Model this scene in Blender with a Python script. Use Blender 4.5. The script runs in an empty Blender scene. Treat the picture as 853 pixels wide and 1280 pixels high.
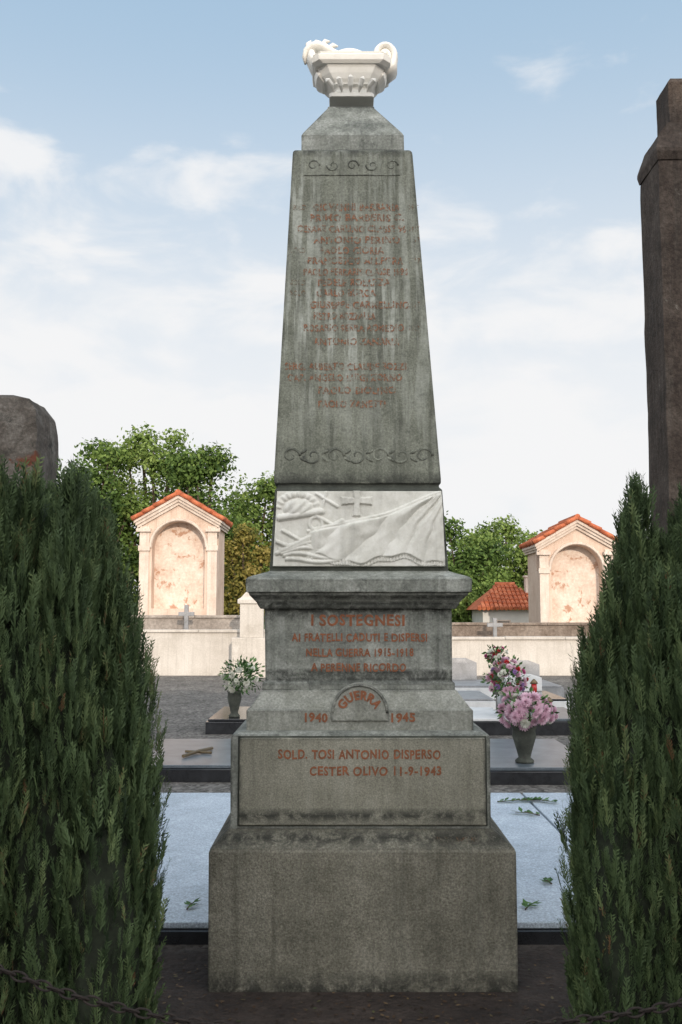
import bpy, bmesh, math, random
import numpy as np
from mathutils import Vector, Matrix, noise
random.seed(7); rng = np.random.default_rng(7)
R = math.radians
C = bpy.context.scene.collection
F = 35/36*1280; TH = R(5.74); CZ = 1.65
ct, st = math.cos(TH), math.sin(TH)
# ---------------------------------------------------------------- camera geometry helpers
def ray(px, py):
    u = (px-426.5)/F; v = (640-py)/F
    return Vector((u, ct - v*st, st + v*ct))
def P(px, py, Y):
    d = ray(px, py); return Vector((0,0,CZ)) + d*(Y/d.y)
def G(px, py, z=0.0):
    d = ray(px, py); return Vector((0,0,CZ)) + d*((z-CZ)/d.z)
def on_plane(px, py, p0, n):
    d = ray(px, py); o = Vector((0,0,CZ)); return o + d*((p0-o).dot(n)/d.dot(n))
# ---------------------------------------------------------------- materials
def mat(name):
    m = bpy.data.materials.new(name); m.use_nodes = True
    nt = m.node_tree; b = nt.nodes['Principled BSDF']; return m, nt, b
def nd(nt, t, **kw):
    return nt.nodes.new(t)
def col(c): return (c[0], c[1], c[2], 1)
def ramp(nt, fac, stops):
    r = nt.nodes.new('ShaderNodeValToRGB'); e = r.color_ramp.elements
    while len(e) < len(stops): e.new(0.5)
    for i, (p, c) in enumerate(stops):
        e[i].position = p; e[i].color = col(c) if isinstance(c, tuple) else (c, c, c, 1)
    nt.links.new(fac, r.inputs[0]); return r.outputs[0]
def mixc(nt, f, a, b, mode='MIX'):
    m = nt.nodes.new('ShaderNodeMix'); m.data_type = 'RGBA'; m.blend_type = mode
    for s, x in ((0, f), (6, a), (7, b)):
        if isinstance(x, tuple): m.inputs[s].default_value = col(x)
        elif isinstance(x, (int, float)): m.inputs[s].default_value = x
        else: nt.links.new(x, m.inputs[s])
    return m.outputs[2]
def mth(nt, op, a, b=None, clamp=False):
    m = nt.nodes.new('ShaderNodeMath'); m.operation = op; m.use_clamp = clamp
    for i, x in enumerate((a, b)):
        if x is None: continue
        if isinstance(x, (int, float)): m.inputs[i].default_value = x
        else: nt.links.new(x, m.inputs[i])
    return m.outputs[0]
def coords(nt, scale=(1,1,1), kind='Object'):
    t = nt.nodes.new('ShaderNodeTexCoord'); mp = nt.nodes.new('ShaderNodeMapping')
    nt.links.new(t.outputs[kind], mp.inputs[0]); mp.inputs['Scale'].default_value = scale
    return mp.outputs[0]
def noi(nt, vec, scale, detail=6, rough=.6, dist=0):
    n = nt.nodes.new('ShaderNodeTexNoise'); n.inputs['Scale'].default_value = scale
    n.inputs['Detail'].default_value = detail; n.inputs['Roughness'].default_value = rough
    n.inputs['Distortion'].default_value = dist
    nt.links.new(vec, n.inputs['Vector']); return n.outputs[0]
def bump(nt, b, h, strength, dist=.01):
    n = nt.nodes.new('ShaderNodeBump'); n.inputs['Strength'].default_value = strength
    n.inputs['Distance'].default_value = dist
    nt.links.new(h, n.inputs['Height']); nt.links.new(n.outputs[0], b.inputs['Normal'])
def stone(name, c1, c2, c3, scale=3, fine=90, rough=.8, bs=.5, bd=.006, streak=0, streakc=(.5,.52,.47), crust=0, bands=(), spk=.35, spec=.3, srange=None, patches=None, dkrun=.45, veins=0, sscale=32, slo=.47, shi=.66, edge=0):
    m, nt, b = mat(name); v = coords(nt)
    n1 = noi(nt, v, scale, 9, .65, .3)
    c = ramp(nt, n1, [(.3, c1), (.5, c2), (.72, c3)])
    n2 = noi(nt, v, fine, 4, .7)
    c = mixc(nt, spk, c, ramp(nt, n2, [(.3, .25), (.5, .5), (.72, .85)]), 'OVERLAY')
    if patches:
        pn = noi(nt, v, patches[1], 8, .7, .5)
        c = mixc(nt, ramp(nt, pn, [(patches[2], 0.0), (patches[2]+.05, 1.0)]), c, patches[0])
    if veins:
        vn = noi(nt, v, 2.6, 5, .55, 1.6)
        vv = mth(nt, 'ABSOLUTE', mth(nt, 'SUBTRACT', vn, .5))
        c = mixc(nt, mth(nt, 'MULTIPLY', ramp(nt, vv, [(0.0, 1.0), (.012, 0.0)]), veins), c, tuple(min(1, x*1.6) for x in c3))
    if streak:
        vs = coords(nt, (1, 1, .045)); s = noi(nt, vs, sscale, 5, .65)
        s2 = noi(nt, v, 2.2, 4, .6)
        sd = noi(nt, vs, 19, 4, .6)
        c = mixc(nt, mth(nt, 'MULTIPLY', ramp(nt, sd, [(.52, 0.0), (.70, 1.0)]), dkrun), c, tuple(x*.45 for x in c1))
        f = mth(nt, 'MULTIPLY', ramp(nt, s, [(slo, 0.0), (shi, 1.0)]), ramp(nt, s2, [(.35, 0.2), (.6, 1.0)]))
        f = mth(nt, 'MULTIPLY', f, ramp(nt, noi(nt, v, 45, 5, .7), [(.3, .35), (.6, 1.0)]))
        f = mth(nt, 'MULTIPLY', f, streak)
        if srange:
            sep = nd(nt, 'ShaderNodeSeparateXYZ'); nt.links.new(v, sep.inputs[0])
            mr = nd(nt, 'ShaderNodeMapRange'); nt.links.new(sep.outputs[2], mr.inputs[0])
            mr.inputs[1].default_value = srange[0]; mr.inputs[2].default_value = srange[1]
            f = mth(nt, 'MULTIPLY', f, mr.outputs[0])
        c = mixc(nt, f, c, streakc)
    if crust:
        k = noi(nt, v, scale*2.3, 10, .75, .2)
        c = mixc(nt, mth(nt, 'MULTIPLY', ramp(nt, k, [(.56, 0.0), (.66, 1.0)]), crust), c, (.04,.043,.038))
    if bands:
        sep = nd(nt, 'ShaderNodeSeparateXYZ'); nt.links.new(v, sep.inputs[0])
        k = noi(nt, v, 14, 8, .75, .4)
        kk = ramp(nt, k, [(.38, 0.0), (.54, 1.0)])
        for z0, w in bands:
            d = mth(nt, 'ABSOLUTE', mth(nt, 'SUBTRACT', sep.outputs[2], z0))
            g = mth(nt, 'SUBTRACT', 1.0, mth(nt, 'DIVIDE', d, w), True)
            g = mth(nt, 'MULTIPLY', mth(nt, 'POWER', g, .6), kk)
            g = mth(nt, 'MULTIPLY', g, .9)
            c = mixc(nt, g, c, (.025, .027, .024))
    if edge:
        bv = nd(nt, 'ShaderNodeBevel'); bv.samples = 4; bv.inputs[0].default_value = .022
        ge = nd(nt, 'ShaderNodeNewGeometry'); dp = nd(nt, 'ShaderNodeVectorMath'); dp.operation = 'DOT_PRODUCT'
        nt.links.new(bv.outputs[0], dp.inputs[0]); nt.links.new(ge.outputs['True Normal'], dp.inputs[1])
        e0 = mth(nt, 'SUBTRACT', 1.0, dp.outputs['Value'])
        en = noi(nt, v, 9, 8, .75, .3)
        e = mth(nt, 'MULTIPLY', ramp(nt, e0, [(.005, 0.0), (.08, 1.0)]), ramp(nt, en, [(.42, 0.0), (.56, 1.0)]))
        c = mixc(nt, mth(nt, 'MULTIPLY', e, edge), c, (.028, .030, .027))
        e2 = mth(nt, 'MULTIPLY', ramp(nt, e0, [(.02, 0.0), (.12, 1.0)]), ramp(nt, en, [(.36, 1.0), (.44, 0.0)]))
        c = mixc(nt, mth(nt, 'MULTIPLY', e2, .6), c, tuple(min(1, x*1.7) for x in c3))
    nt.links.new(c, b.inputs['Base Color'])
    b.inputs['Roughness'].default_value = rough; b.inputs['Specular IOR Level'].default_value = spec
    n3 = noi(nt, v, fine*.9, 8, .8); n4 = noi(nt, v, 12, 6, .7)
    h = mth(nt, 'ADD', n3, mth(nt, 'MULTIPLY', n4, 1.4))
    bump(nt, b, h, bs, bd); return m
def plain(name, c, rough=.7, metal=0, var=.25, scale=20, bs=.2):
    m, nt, b = mat(name); v = coords(nt); n = noi(nt, v, scale, 6, .65)
    k = ramp(nt, n, [(.3, tuple(x*(1-var) for x in c)), (.7, tuple(min(1, x*(1+var)) for x in c))])
    nt.links.new(k, b.inputs['Base Color']); b.inputs['Roughness'].default_value = rough
    b.inputs['Metallic'].default_value = metal; bump(nt, b, n, bs, .005); return m
def leafmat(name, stops, trans=.3):
    m, nt, b = mat(name)
    a = nd(nt, 'ShaderNodeAttribute'); a.attribute_name = 'tint'
    c = ramp(nt, a.outputs['Fac'], stops)
    nt.links.new(c, b.inputs['Base Color']); b.inputs['Roughness'].default_value = .6
    b.inputs['Specular IOR Level'].default_value = .2
    t = nd(nt, 'ShaderNodeBsdfTranslucent'); nt.links.new(c, t.inputs[0])
    mx = nd(nt, 'ShaderNodeMixShader'); mx.inputs[0].default_value = trans
    nt.links.new(b.outputs[0], mx.inputs[1]); nt.links.new(t.outputs[0], mx.inputs[2])
    nt.links.new(mx.outputs[0], nt.nodes['Material Output'].inputs[0]); return m
# ---------------------------------------------------------------- mesh helpers
class MB:
    def __init__(s): s.v = []; s.f = []
    def add(s, vs, fs):
        o = len(s.v); s.v += [tuple(x) for x in vs]; s.f += [tuple(i+o for i in f) for f in fs]
    def box(s, x0, x1, y0, y1, z0, z1):
        s.add([(x0,y0,z0),(x1,y0,z0),(x1,y1,z0),(x0,y1,z0),(x0,y0,z1),(x1,y0,z1),(x1,y1,z1),(x0,y1,z1)],
              [(0,3,2,1),(4,5,6,7),(0,1,5,4),(1,2,6,5),(2,3,7,6),(3,0,4,7)])
    def loft(s, rings, cap=True):
        n = len(rings[0]); vs = [p for r in rings for p in r]; fs = []
        for i in range(len(rings)-1):
            for j in range(n):
                k = (j+1) % n; fs.append((i*n+j, i*n+k, (i+1)*n+k, (i+1)*n+j))
        if cap: fs.append(tuple(range(n))[::-1]); fs.append(tuple((len(rings)-1)*n+j for j in range(n)))
        s.add(vs, fs)
    def tube(s, pts, rad, n=8, cap=True, flat=None):
        pts = [Vector(p) for p in pts]; rings = []; up = Vector((0,1,0)) if flat else None
        prev = None
        for i, p in enumerate(pts):
            t = (pts[min(i+1, len(pts)-1)] - pts[max(i-1, 0)]).normalized()
            if up is not None: a = t.cross(up).normalized(); b = up
            else:
                ref = prev if prev else (Vector((0,0,1)) if abs(t.z) < .9 else Vector((1,0,0)))
                a = (ref - t*ref.dot(t)).normalized(); prev = a; b = t.cross(a)
            r = rad[i] if isinstance(rad, (list, tuple)) else rad
            rb = r*(flat or 1)
            rings.append([p + a*(math.cos(q)*r) + b*(math.sin(q)*rb) for q in [2*math.pi*k/n for k in range(n)]])
        s.loft(rings, cap)
    def lathe(s, prof, c=(0,0,0), n=20, lump=0):
        rings = [[(c[0]+r*math.cos(2*math.pi*k/n), c[1]+r*math.sin(2*math.pi*k/n), c[2]+z) for k in range(n)] for r, z in prof]
        s.loft(rings)
    def build(s, name, m, parent=None, smooth=False, bev=0, seg=2, fix=True):
        return mesh(name, s.v, s.f, m, parent, smooth, bev, seg, fix=fix)
def mesh(name, v, f, m, parent=None, smooth=False, bev=0, seg=2, tint=None, fix=False):
    me = bpy.data.meshes.new(name)
    v = np.array(v, dtype=float)
    off = Vector((0,0,0)); p = parent
    while p is not None: off = off + p.location; p = p.parent
    v = v - np.array(off)
    f = f.tolist() if isinstance(f, np.ndarray) else f
    me.from_pydata(v.tolist(), [], f); me.update()
    if fix:
        bm = bmesh.new(); bm.from_mesh(me); bmesh.ops.recalc_face_normals(bm, faces=bm.faces); bm.to_mesh(me); bm.free()
    if smooth: me.polygons.foreach_set('use_smooth', [True]*len(me.polygons))
    if tint is not None:
        a = me.attributes.new('tint', 'FLOAT', 'FACE'); a.data.foreach_set('value', np.asarray(tint, dtype=np.float32))
    me.materials.append(m)
    o = bpy.data.objects.new(name, me); C.objects.link(o)
    if parent: o.parent = parent
    if bev:
        bm = o.modifiers.new('bevel', 'BEVEL'); bm.width = bev; bm.segments = seg; bm.limit_method = 'ANGLE'
    return o
def tag(o, label=None, cat=None, group=None, kind=None):
    if label: o['label'] = label
    if cat: o['category'] = cat
    if group: o['group'] = group
    if kind: o['kind'] = kind
    return o
def empty(name, loc, label, cat, group=None):
    o = bpy.data.objects.new(name, None); C.objects.link(o); o.location = loc; o.empty_display_size = .2
    return tag(o, label, cat, group)
# ================================================================ MATERIALS
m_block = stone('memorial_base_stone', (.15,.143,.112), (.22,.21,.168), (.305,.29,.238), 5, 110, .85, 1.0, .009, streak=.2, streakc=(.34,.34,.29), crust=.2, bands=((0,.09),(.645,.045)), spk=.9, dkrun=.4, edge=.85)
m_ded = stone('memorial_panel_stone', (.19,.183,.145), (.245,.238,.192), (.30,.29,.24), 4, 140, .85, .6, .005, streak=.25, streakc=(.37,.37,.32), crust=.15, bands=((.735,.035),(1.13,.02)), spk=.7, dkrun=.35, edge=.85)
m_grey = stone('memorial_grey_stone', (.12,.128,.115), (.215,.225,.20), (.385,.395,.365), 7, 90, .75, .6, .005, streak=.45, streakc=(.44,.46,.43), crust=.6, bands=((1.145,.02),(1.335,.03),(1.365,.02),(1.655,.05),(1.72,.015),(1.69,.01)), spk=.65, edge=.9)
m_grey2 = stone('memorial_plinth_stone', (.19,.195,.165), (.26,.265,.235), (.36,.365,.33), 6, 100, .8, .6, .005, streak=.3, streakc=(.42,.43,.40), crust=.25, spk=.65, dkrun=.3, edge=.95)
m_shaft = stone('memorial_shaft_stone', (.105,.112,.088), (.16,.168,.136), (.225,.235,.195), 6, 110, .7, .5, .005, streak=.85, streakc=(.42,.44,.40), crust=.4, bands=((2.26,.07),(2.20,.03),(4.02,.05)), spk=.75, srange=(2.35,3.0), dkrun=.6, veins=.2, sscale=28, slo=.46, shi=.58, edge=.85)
m_dark = stone('black_weathered_stone', (.03,.033,.03), (.055,.06,.05), (.11,.12,.1), 8, 90, .8, .6, .005, spk=.3)
m_marble = stone('white_marble', (.46,.45,.41), (.61,.60,.55), (.70,.69,.65), 6, 60, .55, .25, .003, streak=.12, streakc=(.40,.40,.36), spk=.2, crust=.14, dkrun=.2)
m_marbl2 = stone('clean_white_marble', (.60,.59,.55), (.71,.70,.66), (.77,.76,.73), 5, 60, .5, .25, .003, spk=.1)
m_pillar = stone('dark_brown_stone', (.036,.027,.022), (.066,.05,.041), (.11,.088,.073), 5, 45, .9, 1.0, .012, streak=.3, streakc=(.17,.155,.135), spk=.8, patches=((.24,.22,.19), 4, .66))
m_ruin = stone('ruined_wall_stone', (.06,.05,.042), (.14,.122,.106), (.28,.26,.235), 4, 40, .95, 1.0, .02, crust=.7, spk=.6, patches=((.17,.06,.035), 2.2, .62))
m_wall = stone('pale_render', (.38,.35,.31), (.50,.47,.43), (.57,.54,.50), 1.2, 30, .9, .3, .01, streak=.35, streakc=(.32,.29,.25), spk=.25, sscale=7, dkrun=.2)
m_back = stone('brown_rubble', (.12,.09,.07), (.21,.17,.14), (.31,.265,.225), 1.5, 12, .95, .8, .03, spk=.6)
m_back2 = stone('grey_brown_wall', (.22,.19,.165), (.31,.275,.245), (.40,.36,.32), 1.2, 12, .95, .6, .03, spk=.5)
m_plas = stone('peach_plaster', (.48,.35,.27), (.60,.47,.385), (.68,.57,.485), 1.1, 20, .9, .3, .01, streak=.4, streakc=(.36,.25,.18), spk=.2, dkrun=.3, sscale=8)
m_plas2 = stone('cream_moulding', (.50,.40,.33), (.60,.51,.44), (.68,.61,.54), 1.6, 25, .9, .3, .01, streak=.35, streakc=(.33,.24,.18), spk=.2, dkrun=.3, sscale=8)
m_niche = stone('peeling_fresco', (.54,.41,.33), (.64,.53,.45), (.71,.64,.57), 2.6, 14, .95, .5, .02, spk=.3, crust=0, patches=((.42,.25,.17), 2.3, .56))
m_tile = stone('red_roof_tile', (.24,.065,.03), (.42,.12,.055), (.54,.20,.10), 3.5, 12, .85, .4, .02, spk=.45)
m_housew = plain('white_house_wall', (.55,.55,.53), .8, 0, .12, 2)
m_dkglass = plain('dark_window_glass', (.03,.035,.04), .2)
m_granl = stone('pale_blue_granite', (.31,.365,.42), (.40,.46,.53), (.48,.545,.62), 2.5, 95, .5, .25, .002, spk=1.0, spec=.35, patches=((.62,.68,.75), 34, .60))
m_black = stone('polished_black_granite', (.012,.013,.015), (.02,.021,.024), (.03,.032,.036), 6, 160, .16, .05, .001, spk=.5, spec=.7)
m_dkgran = stone('dark_blue_granite', (.06,.075,.09), (.10,.12,.14), (.15,.175,.20), 5, 100, .3, .1, .001, spk=.9, spec=.5)
m_greyg = stone('grey_granite', (.16,.165,.17), (.22,.225,.235), (.30,.305,.315), 4, 120, .45, .1, .001, spk=.7, spec=.4)
m_whiteg = stone('white_tomb_marble', (.48,.49,.50), (.60,.61,.62), (.68,.69,.70), 4, 50, .35, .1, .001, spk=.15, spec=.5)
m_iron = plain('rusty_iron', (.018,.013,.011), .9, .1, .6, 60, .6)
m_bark = plain('bark', (.09,.065,.045), .9, 0, .4, 12, .8)
m_red = plain('red_glass', (.4,.02,.02), .25)
m_brass = plain('aged_brass', (.16,.12,.07), .5, .6)
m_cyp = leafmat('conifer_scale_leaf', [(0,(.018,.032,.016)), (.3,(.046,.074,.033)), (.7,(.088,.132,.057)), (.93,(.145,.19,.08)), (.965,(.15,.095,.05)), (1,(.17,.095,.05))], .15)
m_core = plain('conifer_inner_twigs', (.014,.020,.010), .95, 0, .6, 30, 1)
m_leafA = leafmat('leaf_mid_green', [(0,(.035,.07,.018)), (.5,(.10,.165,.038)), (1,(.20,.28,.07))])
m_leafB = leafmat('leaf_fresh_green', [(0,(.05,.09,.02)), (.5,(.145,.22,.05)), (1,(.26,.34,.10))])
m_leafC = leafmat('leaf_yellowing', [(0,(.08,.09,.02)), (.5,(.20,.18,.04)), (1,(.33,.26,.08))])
m_leafD = leafmat('bouquet_leaf', [(0,(.03,.06,.02)), (.5,(.06,.13,.04)), (1,(.14,.26,.09))])
def petal(n, a, b): return leafmat(n, [(0, a), (1, b)], .3)
m_pink = petal('pale_pink_petal', (.62,.36,.47), (.84,.66,.74)); m_mag = petal('magenta_petal', (.42,.07,.20), (.65,.18,.36))
m_whp = petal('white_petal', (.68,.68,.58), (.85,.85,.8)); m_redp = petal('red_petal', (.4,.02,.03), (.6,.05,.06)); m_vio = petal('violet_petal', (.30,.16,.42), (.5,.32,.6))
def lettermat(name, c, lo):
    m, nt, b = mat(name); v = coords(nt)
    cc_ = ramp(nt, noi(nt, v, 30, 5, .7), [(.35, tuple(x*.6 for x in c)), (.65, c)]); nt.links.new(cc_, b.inputs['Base Color'])
    b.inputs['Roughness'].default_value = .85
    nn = noi(nt, v, 60, 6, .75); f = ramp(nt, nn, [(lo, 0.0), (lo+.12, .95)])
    t = nd(nt, 'ShaderNodeBsdfTransparent'); mx = nd(nt, 'ShaderNodeMixShader')
    nt.links.new(f, mx.inputs[0]); nt.links.new(t.outputs[0], mx.inputs[1]); nt.links.new(b.outputs[0], mx.inputs[2])
    nt.links.new(mx.outputs[0], nt.nodes['Material Output'].inputs[0]); return m
m_let = lettermat('rust_red_paint', (.31,.115,.055), .29); m_letw = lettermat('worn_rust_paint', (.29,.13,.07), .44)
m_letf = lettermat('faint_chisel_mark', (.20,.12,.07), .47)
# ================================================================ SETTING
gm, nt, b = mat('gravel_and_soil'); v = coords(nt)
vo = nd(nt, 'ShaderNodeTexVoronoi'); vo.inputs['Scale'].default_value = 30; nt.links.new(v, vo.inputs['Vector'])
vo2 = nd(nt, 'ShaderNodeTexVoronoi'); vo2.inputs['Scale'].default_value = 11; nt.links.new(v, vo2.inputs['Vector'])
gr = ramp(nt, noi(nt, v, 1.3, 6), [(.3, (.11,.102,.092)), (.7, (.20,.185,.168))])
def grey(x): 
    bw = nd(nt, 'ShaderNodeRGBToBW'); nt.links.new(x, bw.inputs[0]); return bw.outputs[0]
gr = mixc(nt, .9, gr, grey(vo.outputs['Color']), 'SOFT_LIGHT'); gr = mixc(nt, .45, gr, grey(vo2.outputs['Color']), 'SOFT_LIGHT')
so = ramp(nt, noi(nt, v, 5, 10, .7), [(.3, (.022,.015,.013)), (.55, (.06,.042,.034)), (.75, (.11,.082,.068))])
gs = ramp(nt, noi(nt, v, .6, 6), [(.3, (.05,.08,.02)), (.7, (.12,.13,.05))])
sep = nd(nt, 'ShaderNodeSeparateXYZ'); nt.links.new(v, sep.inputs[0])
yy = mth(nt, 'ADD', sep.outputs[1], mth(nt, 'MULTIPLY', noi(nt, v, 3, 5), .4))
f1 = nd(nt, 'ShaderNodeMapRange'); nt.links.new(yy, f1.inputs[0]); f1.inputs[1].default_value = 5.2; f1.inputs[2].default_value = 5.6
f2 = nd(nt, 'ShaderNodeMapRange'); nt.links.new(yy, f2.inputs[0]); f2.inputs[1].default_value = 31; f2.inputs[2].default_value = 32
c = mixc(nt, f2.outputs[0], mixc(nt, f1.outputs[0], so, gr), gs)
nt.links.new(c, b.inputs['Base Color']); b.inputs['Roughness'].default_value = .9
hh = mth(nt, 'ADD', mth(nt, 'MULTIPLY', vo.outputs['Distance'], -1.0), noi(nt, v, 60, 6, .7)); bump(nt, b, hh, 1.0, .03)
g = MB()
xs = [-900,-60,-20,-8,0,8,20,60,900]; ys = [-300,-60,-10,0,4,8,16,31,60,200,1500]
for i in range(len(xs)-1):
    for j in range(len(ys)-1):
        g.add([(xs[i],ys[j],0),(xs[i+1],ys[j],0),(xs[i+1],ys[j+1],0),(xs[i],ys[j+1],0)], [(0,1,2,3)])
tag(g.build('ground', gm, fix=False), kind='structure')
hm = stone('wooded_hill', (.03,.05,.02), (.05,.075,.03), (.08,.10,.04), .06, .8, .95, .6, .5, spk=.6)
nx, ny = 90, 8; hv = []; hf = []
for j in range(ny):
    for i in range(nx):
        x = -260+520*i/(nx-1); y = 130+140*j/(ny-1)
        h = (6+5*noise.noise(Vector((x*.02, 3, 0)))+1.6*noise.noise(Vector((x*.2, y*.1, 5))))*math.sin(math.pi*min(1, j/(ny-1)))
        hv.append((x, y, h-.3))
for j in range(ny-1):
    for i in range(nx-1): hf.append((j*nx+i, j*nx+i+1, (j+1)*nx+i+1, (j+1)*nx+i))
tag(mesh('hills', hv, hf, hm, smooth=True), kind='structure')
# ================================================================ WAR MEMORIAL
YC = 5.21
def lev(xl, xr, py):
    Y = 4.6
    for _ in range(12):
        a, bb = P(xl, py, Y), P(xr, py, Y); hw = (bb.x-a.x)/2; Y = YC-hw
    return (a.z, (a.x+bb.x)/2, hw)
def ring(L, dz=0):
    z, cx, hw = L; return [(cx-hw, YC-hw, z+dz), (cx+hw, YC-hw, z+dz), (cx+hw, YC+hw, z+dz), (cx-hw, YC+hw, z+dz)]
def stack(levels): 
    m_ = MB(); m_.loft([ring(lev(*l)) for l in levels]); return m_
root = empty('war_memorial', (.1, YC, 0), 'tall grey stone obelisk with rust red inscriptions and a white marble lamp on top', 'war memorial')
bb = MB(); rs = [ring(lev(260,648,1240), -.06)] + [ring(lev(*l)) for l in ((260.5,647,1150),(261,645.5,1066),(263,643.5,1061),(286,616,1036))]
bb.loft(rs); base = bb.build('base_block', m_block, root, bev=.005)
ded = stack([(288,614,1038),(288.5,613,925),(290,612,919),(300,602,914)]).build('lower_die', m_grey, root, bev=.004)
L = lev(288,614,1030); yf = YC-L[2]
pn = MB(); p0, p1 = P(299,1031,yf), P(606,922,yf)
pn.box(p0.x, p1.x, yf-.016, yf+.02, p0.z, p1.z); panel = pn.build('inscription_panel', m_ded, root, bev=.005)
pn = MB(); pn.box(p0.x-.007, p1.x+.007, yf-.004, yf+.015, p0.z-.005, p1.z+.007); pn.build('panel_joint', m_dark, root)
La = lev(308,592,916); Lb = lev(308,592,888); hwp = La[2]
pm = MB(); pm.loft([ring((La[0], La[1], hwp)), ring((Lb[0], La[1], hwp)), ring(lev(312,588,885)), ring(lev(327,572,864)), ring(lev(328,571,863))])
plin = pm.build('upper_plinth', m_grey2, root, bev=.003)
ped = stack([(328,569,864),(328,569,854),(332,565.5,851),(331,565,762),(331,565,757)]).build('pedestal_die', m_grey, root, bev=.004)
cor = stack([(326,570,761),(323,573,757),(321,575,753),(316,580,748),(312,585,744),(311,586,741),(308,590,740),(307,590.5,724),(311,587,721),(335,563,714.5),(337,561,713.5)]).build('cornice', m_grey, root, bev=.002)
mcore = stack([(337,561,714),(344,553,612),(347,549,609),(347,549,604)]).build('relief_block', m_dark, root, bev=.004)
shaft = stack([(343,551.5,604.5),(342.5,551.5,598),(366,516,193),(366.5,515,189),(369,512,187.5)]).build('obelisk_shaft', m_shaft, root, bev=.005)
capm = stack([(377,505.5,189),(377,505,169),(379,503,166),(410,468,135),(410,468,133)]).build('obelisk_cap', m_grey, root, bev=.004)
# arched tablet
ya = YC-hwp
def arch_prism(mb, cx, cz, r, zb, y0, y1, n=24):
    pts = [(cx-r, zb)] + [(cx-r*math.cos(math.pi*i/n), cz+r*math.sin(math.pi*i/n)) for i in range(n+1)] + [(cx+r, zb)]
    mb.loft([[(x, y0, z) for x, z in pts], [(x, y1, z) for x, z in pts]])
cpt = P(450, 891, ya-.010); rr = (P(486,893,ya).x-P(414,893,ya).x)/2
am = MB(); arch_prism(am, cpt.x, cpt.z, rr, P(450,901,ya).z, ya-.010, ya+.2); tab = am.build('arched_tablet', m_grey2, root, bev=.003)
rm = MB(); rm.tube([(cpt.x-rr*.94*math.cos(math.pi*i/24), ya-.011, cpt.z+rr*.94*math.sin(math.pi*i/24)) for i in range(25)], .006, 6); rm.build('rim', m_grey2, tab, smooth=True)
# ---- lettering
def text_raw(s, off=.012):
    cu = bpy.data.curves.new('t', 'FONT'); cu.body = s; cu.offset = off; cu.resolution_u = 3; cu.space_character = 1.12
    o = bpy.data.objects.new('t', cu); C.objects.link(o); bpy.context.view_layer.update()
    me = bpy.data.meshes.new_from_object(o.evaluated_get(bpy.context.evaluated_depsgraph_get()))
    v_ = np.array([x.co[:] for x in me.vertices]); f_ = [tuple(p.vertices) for p in me.polygons]
    bpy.data.objects.remove(o); bpy.data.meshes.remove(me); bpy.data.curves.remove(cu); return v_, f_
def put_text(s, xl, xr, yt, yb, p0, n, m, parent, off=.018):
    v_, f_ = text_raw(s, off); mn, mx = v_.min(0), v_.max(0)
    out = []
    for q in v_:
        px = xl+(q[0]-mn[0])/(mx[0]-mn[0])*(xr-xl); py = yb+(q[1]-mn[1])/(mx[1]-mn[1])*(yt-yb)
        py += .5*math.sin(px*.21+yb); px += .35*math.sin(px*.37+yt)
        out.append(on_plane(px, py, p0, n))
    mesh('inscription', out, f_, m, parent)
nF = Vector((0,-1,0))
pl = Vector((0, yf-.0185, 0))
put_text('SOLD. TOSI ANTONIO DISPERSO', 348, 551, 937, 949, pl, nF, m_let, panel, .03); put_text('CESTER OLIVO 11-9-1943', 387, 552, 958, 970, pl, nF, m_let, panel, .03)
L = lev(331,565,805); yp = Vector((0, YC-L[2]-.003, 0))
put_text('I SOSTEGNESI', 389, 506, 768, 782.5, yp, nF, m_let, ped, .03)
for s, a, b_, y0, y1 in (('AI FRATELLI CADUTI E DISPERSI',365,534,791.5,802),('NELLA GUERRA 1915-1918',383,517,810.5,821),('A PERENNE RICORDO',389,508,829,839.5)): put_text(s, a, b_, y0, y1, yp, nF, m_let, ped, .03)
yq = Vector((0, ya-.003, 0)); put_text('1940', 381, 410, 891, 903, yq, nF, m_let, plin, .04); put_text('1945', 489.5, 519, 891, 903, yq, nF, m_let, plin, .04)
v_, f_ = text_raw('GUERRA', .045); mn, mx = v_.min(0), v_.max(0); out = []
r0 = rr*.56
for q in v_:
    u = (q[0]-mn[0])/(mx[0]-mn[0]); w = (q[1]-mn[1])/(mx[1]-mn[1]); a = math.pi*(.87-.74*u); r_ = r0+w*rr*.33
    out.append((cpt.x+r_*math.cos(a), ya-.0125, cpt.z-rr*.12+r_*math.sin(a)))
mesh('inscription', out, f_, m_let, tab)
z_, _, h1 = lev(263,643.5,1061); z2, _, h2 = lev(286,616,1036)
nn = Vector((0, -(z2-z_), (h1-h2))).normalized(); p00 = Vector((0, YC-h1, z_)) + nn*.003
put_text('PIATTI SIMONE', 545, 598, 1046, 1052, p00, nn, m_letf, base, .01)
za, _, ha = lev(342.5,551.5,598); zb, _, hb = lev(366,516,193)
ns = Vector((0, -(zb-za), (ha-hb))).normalized()
if ns.y > 0: ns = -ns
ps = Vector((0, YC-ha, za)) + ns*.0025
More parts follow.
